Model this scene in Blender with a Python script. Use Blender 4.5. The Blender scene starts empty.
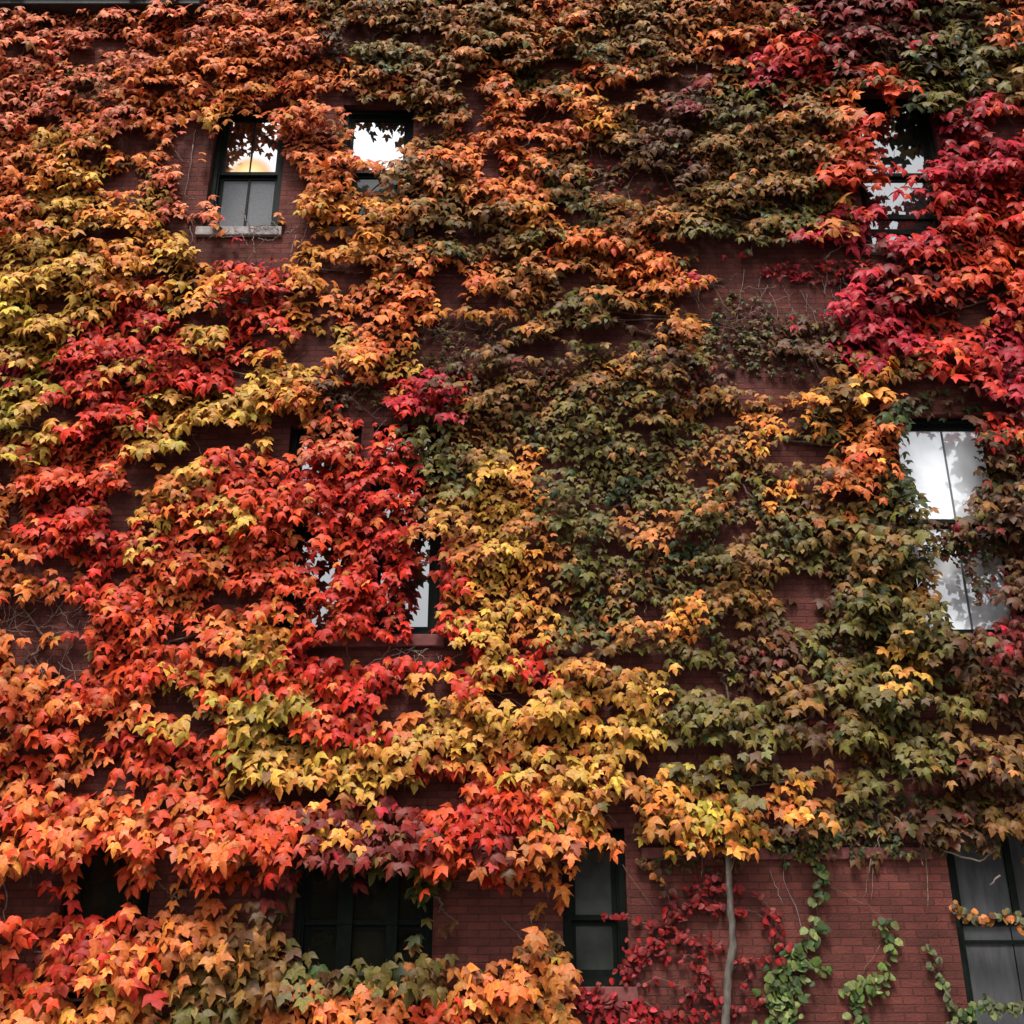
import bpy, bmesh, math, random
import numpy as np
random.seed(7); rng = np.random.default_rng(7)
C = bpy.context.scene.collection
sc = bpy.context.scene
R = math.radians
F = 1150.0; PITCH = R(23.4); CAMY = -12.0; CAMZ = 1.6
cp, sp = math.cos(PITCH), math.sin(PITCH)

def at(px, py, Y=0.0):
    """point of the vertical plane y=Y that the photo shows at pixel (px, py)"""
    a = (512 - py) / F; D = Y - CAMY
    dz = D * (sp + a * cp) / (cp - a * sp)
    depth = D * cp + dz * sp
    return ((px - 512) / F * depth, Y, CAMZ + dz)
def proj(x, y, z):
    D = y - CAMY; h = z - CAMZ
    depth = D * cp + h * sp; up = -D * sp + h * cp
    return 512 + F * x / depth, 512 - F * up / depth

# ------------------------------------------------------------------ materials
def lin(c): return tuple((v / 255 / 12.92) if v / 255 <= .04045 else ((v / 255 + .055) / 1.055) ** 2.4 for v in c)
def new_mat(name):
    m = bpy.data.materials.new(name); m.use_nodes = True
    nt = m.node_tree; b = nt.nodes['Principled BSDF']; return m, nt, b
def N(nt, t, **kw):
    n = nt.nodes.new(t)
    for k, v in kw.items(): setattr(n, k, v)
    return n
def noisy(name, col, rough=.8, scale=8, amt=.35, bump=.0, stretch=(1, 1, 1), spec=.3):
    m, nt, b = new_mat(name)
    tc = N(nt, 'ShaderNodeTexCoord'); mp = N(nt, 'ShaderNodeMapping'); mp.inputs['Scale'].default_value = stretch
    nz = N(nt, 'ShaderNodeTexNoise'); nz.inputs['Scale'].default_value = scale; nz.inputs['Detail'].default_value = 7
    cr = N(nt, 'ShaderNodeValToRGB'); e = cr.color_ramp.elements
    e[0].position = .3; e[1].position = .72
    e[0].color = (*[v * (1 - amt) for v in col], 1); e[1].color = (*[min(1, v * (1 + amt)) for v in col], 1)
    L = nt.links.new
    L(tc.outputs['Object'], mp.inputs['Vector']); L(mp.outputs['Vector'], nz.inputs['Vector'])
    L(nz.outputs['Fac'], cr.inputs['Fac']); L(cr.outputs['Color'], b.inputs['Base Color'])
    b.inputs['Roughness'].default_value = rough; b.inputs['Specular IOR Level'].default_value = spec
    if bump:
        bp = N(nt, 'ShaderNodeBump'); bp.inputs['Strength'].default_value = bump; bp.inputs['Distance'].default_value = .01
        L(nz.outputs['Fac'], bp.inputs['Height']); L(bp.outputs['Normal'], b.inputs['Normal'])
    return m

def brick_mat(name, c1, c2, cm):
    m, nt, b = new_mat(name); L = nt.links.new
    tc = N(nt, 'ShaderNodeTexCoord'); sx = N(nt, 'ShaderNodeSeparateXYZ'); cx = N(nt, 'ShaderNodeCombineXYZ')
    ad = N(nt, 'ShaderNodeMath', operation='ADD')
    L(tc.outputs['Object'], sx.inputs[0]); L(sx.outputs['X'], ad.inputs[0]); L(sx.outputs['Y'], ad.inputs[1])
    L(ad.outputs[0], cx.inputs['X']); L(sx.outputs['Z'], cx.inputs['Y'])
    # slight wobble so the courses are not ruled
    wn = N(nt, 'ShaderNodeTexNoise'); wn.inputs['Scale'].default_value = 3; L(tc.outputs['Object'], wn.inputs['Vector'])
    ws = N(nt, 'ShaderNodeVectorMath', operation='SCALE'); ws.inputs['Scale'].default_value = .014; L(wn.outputs['Color'], ws.inputs[0])
    wa = N(nt, 'ShaderNodeVectorMath', operation='ADD'); L(cx.outputs[0], wa.inputs[0]); L(ws.outputs[0], wa.inputs[1])
    br = N(nt, 'ShaderNodeTexBrick'); L(wa.outputs[0], br.inputs['Vector'])
    br.inputs['Scale'].default_value = 1; br.inputs['Brick Width'].default_value = .215; br.inputs['Row Height'].default_value = .075
    br.inputs['Mortar Size'].default_value = .0065; br.inputs['Mortar Smooth'].default_value = .5; br.inputs['Bias'].default_value = -.1
    br.inputs['Color1'].default_value = (*c1, 1); br.inputs['Color2'].default_value = (*c2, 1); br.inputs['Mortar'].default_value = (*cm, 1)
    nz = N(nt, 'ShaderNodeTexNoise'); nz.inputs['Scale'].default_value = 1.3; nz.inputs['Detail'].default_value = 9; nz.inputs['Roughness'].default_value = .65
    L(tc.outputs['Object'], nz.inputs['Vector'])
    cr = N(nt, 'ShaderNodeValToRGB'); e = cr.color_ramp.elements; e[0].position = .32; e[1].position = .7
    e[0].color = (.5, .46, .46, 1); e[1].color = (1.2, 1.18, 1.15, 1); L(nz.outputs['Fac'], cr.inputs['Fac'])
    mx = N(nt, 'ShaderNodeMix', data_type='RGBA', blend_type='MULTIPLY'); mx.inputs['Factor'].default_value = 1
    L(br.outputs['Color'], mx.inputs['A']); L(cr.outputs['Color'], mx.inputs['B']); L(mx.outputs['Result'], b.inputs['Base Color'])
    b.inputs['Roughness'].default_value = .85; b.inputs['Specular IOR Level'].default_value = .2
    n2 = N(nt, 'ShaderNodeTexNoise'); n2.inputs['Scale'].default_value = 40; n2.inputs['Detail'].default_value = 4; L(tc.outputs['Object'], n2.inputs['Vector'])
    ma = N(nt, 'ShaderNodeMath', operation='MULTIPLY_ADD'); ma.inputs[1].default_value = -1.0
    L(br.outputs['Fac'], ma.inputs[0]); L(n2.outputs['Fac'], ma.inputs[2])
    bp = N(nt, 'ShaderNodeBump'); bp.inputs['Strength'].default_value = .9; bp.inputs['Distance'].default_value = .012
    L(ma.outputs[0], bp.inputs['Height']); L(bp.outputs['Normal'], b.inputs['Normal'])
    return m

def leaf_mat(name, rough=.5, spec=.17):
    m, nt, b = new_mat(name); L = nt.links.new
    at_ = N(nt, 'ShaderNodeAttribute', attribute_name='Col'); tc = N(nt, 'ShaderNodeTexCoord')
    nz = N(nt, 'ShaderNodeTexNoise'); nz.inputs['Scale'].default_value = 34; nz.inputs['Detail'].default_value = 3; L(tc.outputs['Object'], nz.inputs['Vector'])
    cr = N(nt, 'ShaderNodeValToRGB'); e = cr.color_ramp.elements; e[0].position = .35; e[1].position = .65
    e[0].color = (.74, .64, .6, 1); e[1].color = (1.12, 1.12, 1.05, 1); L(nz.outputs['Fac'], cr.inputs['Fac'])
    mx = N(nt, 'ShaderNodeMix', data_type='RGBA', blend_type='MULTIPLY'); mx.inputs['Factor'].default_value = 1
    L(at_.outputs['Color'], mx.inputs['A']); L(cr.outputs['Color'], mx.inputs['B']); L(mx.outputs['Result'], b.inputs['Base Color'])
    b.inputs['Roughness'].default_value = rough; b.inputs['Specular IOR Level'].default_value = spec
    tr = N(nt, 'ShaderNodeBsdfTranslucent'); L(mx.outputs['Result'], tr.inputs['Color'])
    ms = N(nt, 'ShaderNodeMixShader'); ms.inputs[0].default_value = .13
    out = nt.nodes['Material Output']; L(b.outputs[0], ms.inputs[1]); L(tr.outputs[0], ms.inputs[2]); L(ms.outputs[0], out.inputs['Surface'])
    return m

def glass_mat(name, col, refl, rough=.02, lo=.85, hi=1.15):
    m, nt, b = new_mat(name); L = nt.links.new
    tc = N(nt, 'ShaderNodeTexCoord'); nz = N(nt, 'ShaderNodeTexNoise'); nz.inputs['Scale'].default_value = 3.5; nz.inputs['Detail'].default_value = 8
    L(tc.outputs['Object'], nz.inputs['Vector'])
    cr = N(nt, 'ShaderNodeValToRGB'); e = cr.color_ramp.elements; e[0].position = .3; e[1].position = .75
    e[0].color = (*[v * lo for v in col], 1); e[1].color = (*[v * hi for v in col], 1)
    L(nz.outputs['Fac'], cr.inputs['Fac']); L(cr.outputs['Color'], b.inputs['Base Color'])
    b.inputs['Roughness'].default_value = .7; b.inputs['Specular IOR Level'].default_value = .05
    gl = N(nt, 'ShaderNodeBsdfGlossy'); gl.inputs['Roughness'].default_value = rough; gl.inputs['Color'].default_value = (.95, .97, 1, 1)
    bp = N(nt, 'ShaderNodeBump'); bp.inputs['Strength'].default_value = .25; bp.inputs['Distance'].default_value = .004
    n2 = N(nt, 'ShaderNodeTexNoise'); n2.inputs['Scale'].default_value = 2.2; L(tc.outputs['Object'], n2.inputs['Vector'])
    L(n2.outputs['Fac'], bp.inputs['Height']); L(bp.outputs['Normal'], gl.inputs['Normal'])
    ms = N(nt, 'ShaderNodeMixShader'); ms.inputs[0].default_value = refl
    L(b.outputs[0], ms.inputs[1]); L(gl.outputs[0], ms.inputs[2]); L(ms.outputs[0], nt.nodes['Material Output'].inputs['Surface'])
    return m

M = dict(
    brick=brick_mat('painted_brick', (.142, .040, .031), (.084, .026, .021), (.084, .030, .025)),
    stone=noisy('sill_stone', (.26, .23, .22), .9, 12, .4, .4),
    redstone=noisy('red_painted_stone', (.15, .045, .042), .85, 9, .35, .3),
    frame=noisy('dark_window_paint', (.006, .009, .007), .6, 20, .4, .1, spec=.1),
    metal=noisy('gutter_metal', (.02, .022, .024), .6, 6, .4),
    bark=noisy('ivy_bark', (.10, .083, .07), .9, 26, .55, .9, (1, 1, .3)),
    twig=noisy('ivy_twig', (.13, .085, .062), .9, 30, .5),
    leaf=leaf_mat('ivy_leaf'),
    glass_sky=glass_mat('window_glass', (.02, .022, .022), .35),
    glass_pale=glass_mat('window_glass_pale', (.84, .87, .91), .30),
    glass_dim=glass_mat('window_glass_dim', (.011, .011, .006), .04, .08, .3, 2.2),
    glass_grey=glass_mat('window_glass_dusty', (.032, .036, .03), .04, .3, .35, 2.0),
    screen=noisy('grey_insect_screen', (.13, .135, .145), .8, 60, .25),
    board=noisy('weathered_grey_board', (.062, .062, .066), .7, 14, .3, .2, (1, 1, .2)),
    lamp_glow=None,
    asphalt=noisy('asphalt', (.05, .05, .052), .9, 30, .3, .3),
    concrete=noisy('concrete_paving', (.3, .29, .27), .9, 6, .2, .2),
    render=noisy('brown_facade', (.06, .05, .042), .9, 2, .25),
)
m, nt, b = new_mat('lamp_glow'); tc = N(nt, 'ShaderNodeTexCoord'); ln = N(nt, 'ShaderNodeVectorMath', operation='DISTANCE'); ln.inputs[1].default_value = (-3.46, .163, 11.72)
cr = N(nt, 'ShaderNodeValToRGB'); e = cr.color_ramp.elements; e[0].position = 0; e[0].color = (1, .86, .5, 1); e[1].position = .30; e[1].color = (.9, .40, .08, 1)
fr = N(nt, 'ShaderNodeMapRange'); fr.inputs['From Min'].default_value = .12; fr.inputs['From Max'].default_value = .34; fr.inputs['To Min'].default_value = 1; fr.inputs['To Max'].default_value = 0; fr.interpolation_type = 'SMOOTHSTEP'
em = N(nt, 'ShaderNodeEmission'); em.inputs['Strength'].default_value = .5; tp_ = N(nt, 'ShaderNodeBsdfTransparent'); ms = N(nt, 'ShaderNodeMixShader')
L = nt.links.new; L(tc.outputs['Object'], ln.inputs[0]); L(ln.outputs['Value'], cr.inputs['Fac']); L(ln.outputs['Value'], fr.inputs['Value']); L(cr.outputs['Color'], em.inputs['Color'])
L(fr.outputs['Result'], ms.inputs[0]); L(tp_.outputs[0], ms.inputs[1]); L(em.outputs[0], ms.inputs[2]); L(ms.outputs[0], nt.nodes['Material Output'].inputs['Surface'])
M['lamp_glow'] = m

# ------------------------------------------------------------------ mesh helpers
class MB:
    def __init__(s): s.v = []; s.f = []
    def box(s, x0, x1, y0, y1, z0, z1):
        n = len(s.v); s.v += [(x, y, z) for x in (x0, x1) for y in (y0, y1) for z in (z0, z1)]
        s.f += [tuple(n + i for i in q) for q in ((0, 1, 3, 2), (4, 6, 7, 5), (0, 4, 5, 1), (2, 3, 7, 6), (0, 2, 6, 4), (1, 5, 7, 3))]; return s
    def quad(s, a, b, c, d):
        n = len(s.v); s.v += [a, b, c, d]; s.f.append((n, n + 1, n + 2, n + 3)); return s
    def tube(s, pts, radii, k=5):
        pts = [np.array(p, float) for p in pts]; n0 = len(s.v)
        for i, p in enumerate(pts):
            t = pts[min(i + 1, len(pts) - 1)] - pts[max(i - 1, 0)]; t /= (np.linalg.norm(t) + 1e-9)
            a = np.cross(t, (0, 1, 0)); 
            if np.linalg.norm(a) < .05: a = np.cross(t, (1, 0, 0))
            a /= np.linalg.norm(a); c = np.cross(t, a)
            r = radii[i] if hasattr(radii, '__len__') else radii
            for j in range(k):
                w = 2 * math.pi * j / k; s.v.append(tuple(p + r * (math.cos(w) * a + math.sin(w) * c)))
        for i in range(len(pts) - 1):
            for j in range(k):
                q = n0 + i * k
                s.f.append((q + j, q + (j + 1) % k, q + k + (j + 1) % k, q + k + j))
        s.f.append(tuple(n0 + j for j in range(k))[::-1]); s.f.append(tuple(n0 + (len(pts) - 1) * k + j for j in range(k)))
        return s
    def build(s, name, mat, parent=None, bevel=0, smooth=False):
        me = bpy.data.meshes.new(name); me.from_pydata(s.v, [], s.f); me.materials.append(mat)
        o = bpy.data.objects.new(name, me); C.objects.link(o)
        if smooth: me.polygons.foreach_set('use_smooth', [True] * len(me.polygons))
        if bevel:
            bm = bmesh.new(); bm.from_mesh(me); bmesh.ops.bevel(bm, geom=bm.edges[:], offset=bevel, segments=1, affect='EDGES'); bm.to_mesh(me); bm.free()
        if parent: o.parent = parent; o.matrix_parent_inverse = parent.matrix_world.inverted()
        return o
def empty(name, label, cat, loc=(0, 0, 0), group=None):
    o = bpy.data.objects.new(name, None); C.objects.link(o); o.location = loc
    o.empty_display_size = .2; o['label'] = label; o['category'] = cat
    if group: o['group'] = group
    o.matrix_world  # noqa
    bpy.context.view_layer.update(); return o

# ------------------------------------------------------------------ the building
X0, X1, Z0, Z1 = -9.0, 9.0, 0.0, 14.85
# x0, x1, z0, z1, kind, label
WINS = [
    (-3.94, -2.99, 10.72, 12.75, 'upper_screen', 'sash window with grey lower pane and yellow glow'),
    (-2.26, -1.31, 10.72, 12.75, 'upper', 'half hidden sash window reflecting white sky'),
    (4.50, 5.62, 10.45, 12.95, 'upper_wide', 'wide window behind crimson leaves'),
    (-2.60, -1.76, 5.33, 7.90, 'mid', 'window mostly hidden behind scarlet leaves'),
    (-1.62, -.80, 5.33, 7.90, 'mid', 'window with a white reflection beside scarlet leaves'),
    (4.42, 5.70, 5.30, 8.05, 'pale', 'tall pale white window'),
    (-4.47, -3.60, 1.45, 3.30, 'low', 'black window at lower left'),
    (-2.16, -.78, 1.45, 3.30, 'low_triple', 'wide dark window with dark mullions'),
    (.50, 1.14, 1.80, 3.30, 'low_grey', 'narrow dusty grey window'),
    (4.37, 5.60, 1.30, 3.42, 'low_board', 'grey panelled window at lower right'),
]
bld = empty('brick_building', 'red brick building wall overgrown with autumn ivy, sash windows peeping through', 'building')
def wall_mesh():
    xs = sorted({X0, X1, *[w[0] for w in WINS], *[w[1] for w in WINS]}); zs = sorted({Z0, Z1, *[w[2] for w in WINS], *[w[3] for w in WINS]})
    b = MB()
    for i in range(len(xs) - 1):
        for j in range(len(zs) - 1):
            mx, mz = (xs[i] + xs[i + 1]) / 2, (zs[j] + zs[j + 1]) / 2
            if any(w[0] < mx < w[1] and w[2] < mz < w[3] for w in WINS): continue
            b.quad((xs[i], 0, zs[j]), (xs[i + 1], 0, zs[j]), (xs[i + 1], 0, zs[j + 1]), (xs[i], 0, zs[j + 1]))
    T = .34
    for x0, x1, z0, z1, *_ in WINS:
        b.quad((x0, 0, z0), (x0, T, z0), (x0, T, z1), (x0, 0, z1)); b.quad((x1, T, z0), (x1, 0, z0), (x1, 0, z1), (x1, T, z1))
        b.quad((x0, 0, z1), (x0, T, z1), (x1, T, z1), (x1, 0, z1)); b.quad((x0, T, z0), (x0, 0, z0), (x1, 0, z0), (x1, T, z0))
    # sides, back and top close the block
    b.quad((X0, 8, Z0), (X0, 0, Z0), (X0, 0, Z1), (X0, 8, Z1)); b.quad((X1, 0, Z0), (X1, 8, Z0), (X1, 8, Z1), (X1, 0, Z1))
    b.quad((X1, 8, Z0), (X0, 8, Z0), (X0, 8, Z1), (X1, 8, Z1)); b.quad((X0, 0, Z1), (X1, 0, Z1), (X1, 8, Z1), (X0, 8, Z1))
    return b
wall_mesh().build('wall', M['brick'], bld)
b = MB(); b.box(1.30, 4.22, -.035, -.002, 2.985, 3.10); b.build('belt_course', M['redstone'], bld, .006)
b = MB(); b.box(-9, -4.3, -.26, -.002, 14.30, 14.62); b.box(-9, -4.3, -.33, -.262, 14.45, 14.58); b.build('gutter', M['metal'], bld, .01)
b = MB(); b.box(-9, 9, -.09, -.002, 14.70, 14.95); b.build('cornice', M['redstone'], bld, .01)

def rect_ring(b, x0, x1, z0, z1, w, y0, y1, wb=None):
    wb = wb or w
    b.box(x0, x0 + w, y0, y1, z0, z1); b.box(x1 - w, x1, y0, y1, z0, z1)
    b.box(x0 + w, x1 - w, y0 + .001, y1 - .001, z1 - w, z1); b.box(x0 + w, x1 - w, y0 + .001, y1 - .001, z0, z0 + wb)
for x0, x1, z0, z1, kind, lab in WINS:
    f = MB(); e = .004; rect_ring(f, x0 + e, x1 - e, z0 + e, z1 - e, .065, .10, .24)
    rect_ring(f, x0 + .069, x1 - .069, z0 + .069, z1 - .069, .022, .13, .20)
    fo = f.build('window', M['frame'], bld); fo['label'] = lab
    ix0, ix1, iz0, iz1 = x0 + .092, x1 - .092, z0 + .092, z1 - .092
    s = MB(); s.box(x0 - .07, x1 + .07, -.055, .099, z0 - .13, z0 + .002)
    s.build('sill', M['stone'] if kind.startswith('upper') else M['redstone'], fo, .006)
    zm = (iz0 + iz1) / 2
    if kind == 'upper_screen': zm = 11.70
    if kind == 'upper_wide': zm = 11.68
    if kind == 'low_grey': zm = 2.42
    if kind == 'low_board': zm = 2.42
    if kind == 'pale': zm = 6.72
    up = MB(); rect_ring(up, ix0, ix1, zm, iz1, .045, .15, .19, .05)
    lo = MB(); rect_ring(lo, ix0, ix1, iz0, zm - .003, .045, .195, .23, .07)
    cx = (ix0 + ix1) / 2
    if kind == 'upper_screen':
        up.box(cx - .011, cx + .011, .158, .18, zm + .051, iz1 - .046); lo.box(cx - .014, cx + .014, .192, .228, iz0 + .071, zm - .05)
    if kind == 'pale':
        g = MB().box(cx + .03, cx + .05, .16, .18, zm + .051, iz1 - .046).box(cx + .03, cx + .05, .20, .22, iz0 + .071, zm - .05)
        g.build('glazing_bar', M['screen'], fo)
    if kind == 'upper_wide':
        lo.box(ix0 + .046, ix1 - .046, .19, .226, 11.02, 11.09); lo.box(ix0 + .046, ix1 - .046, .19, .226, 10.78, 10.86)
    if kind == 'low_triple':
        for a, w in ((.36, .075), (.70, .055)):
            q = x0 + a * (x1 - x0); up.box(q - w, q + w, .11, .148, zm + .0, iz1); lo.box(q - w, q + w, .11, .191, iz0, zm - .004)
    if kind == 'low_board':
        up.box(cx + .02, cx + .09, .12, .149, zm + .051, iz1 - .046)
    up.build('sash', M['frame'], fo); lo.build('sash', M['frame'], fo)
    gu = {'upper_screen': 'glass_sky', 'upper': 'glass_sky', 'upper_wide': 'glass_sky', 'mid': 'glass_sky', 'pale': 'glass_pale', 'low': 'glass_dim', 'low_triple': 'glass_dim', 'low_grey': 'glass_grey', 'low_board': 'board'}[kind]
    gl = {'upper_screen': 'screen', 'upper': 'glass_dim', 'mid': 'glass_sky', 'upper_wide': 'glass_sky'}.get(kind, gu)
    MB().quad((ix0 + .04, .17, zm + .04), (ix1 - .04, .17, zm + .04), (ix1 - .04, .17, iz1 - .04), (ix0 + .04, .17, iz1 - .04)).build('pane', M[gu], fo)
    MB().quad((ix0 + .04, .213, iz0 + .06), (ix1 - .04, .213, iz0 + .06), (ix1 - .04, .213, zm - .04), (ix0 + .04, .213, zm - .04)).build('pane', M[gl], fo)
    if kind == 'low_board':   # wooden rails across the grey lower panel
        MB().box(ix0 + .05, ix1 - .05, .196, .2115, 2.20, 2.235).box(cx - .004, cx + .004, .200, .212, iz0 + .08, zm - .06).build('panel_rail', M['frame'], fo)
    if kind == 'upper_screen':   # lit half-round lamp shade that shows in the upper sash
        b = MB(); n = 18; c0 = (cx + .03, zm + .05)
        ring = [(c0[0] + .33 * math.cos(math.pi * i / n), .163, c0[1] + .34 * math.sin(math.pi * i / n)) for i in range(n + 1)]
        b.v = ring + [(x, .168, z) for x, _, z in ring]
        b.f = [tuple(range(n + 1))] + [(i, i + 1, n + 2 + i, n + 1 + i) for i in range(n)]
        b.build('lit_lamp_shade', M['lamp_glow'], fo)

# ------------------------------------------------------------------ the street, unseen but lit and mirrored
def sheet(name, x0, x1, y0, y1, z, mat, kind='structure'):
    o = MB().quad((x0, y0, z), (x1, y0, z), (x1, y1, z), (x0, y1, z)).build(name, M[mat]); o['kind'] = kind; return o
sheet('ground', -400, 400, -400, 400, -.15, 'asphalt')
o = MB().box(-60, 60, -5, -.002, -.14, 0).build('pavement', M['concrete']); o['kind'] = 'structure'
opp = empty('brown_building', 'plain brown building across the street, mirrored dark in the lower windows', 'building', (0, -40, 0))
b = MB(); b.box(-45, 45, -52, -40, -.1, 13.5); b.box(-20, -4, -51, -41, 13.5, 15.5); b.build('wall', M['render'], opp)
for i in range(14):
    for j in range(4):
        x = -39 + i * 6; w = MB().box(x, x + 1.3, -39.998, -39.9, 1.6 + j * 3, 3.5 + j * 3).build('window', M['glass_dim'], opp)

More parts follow.
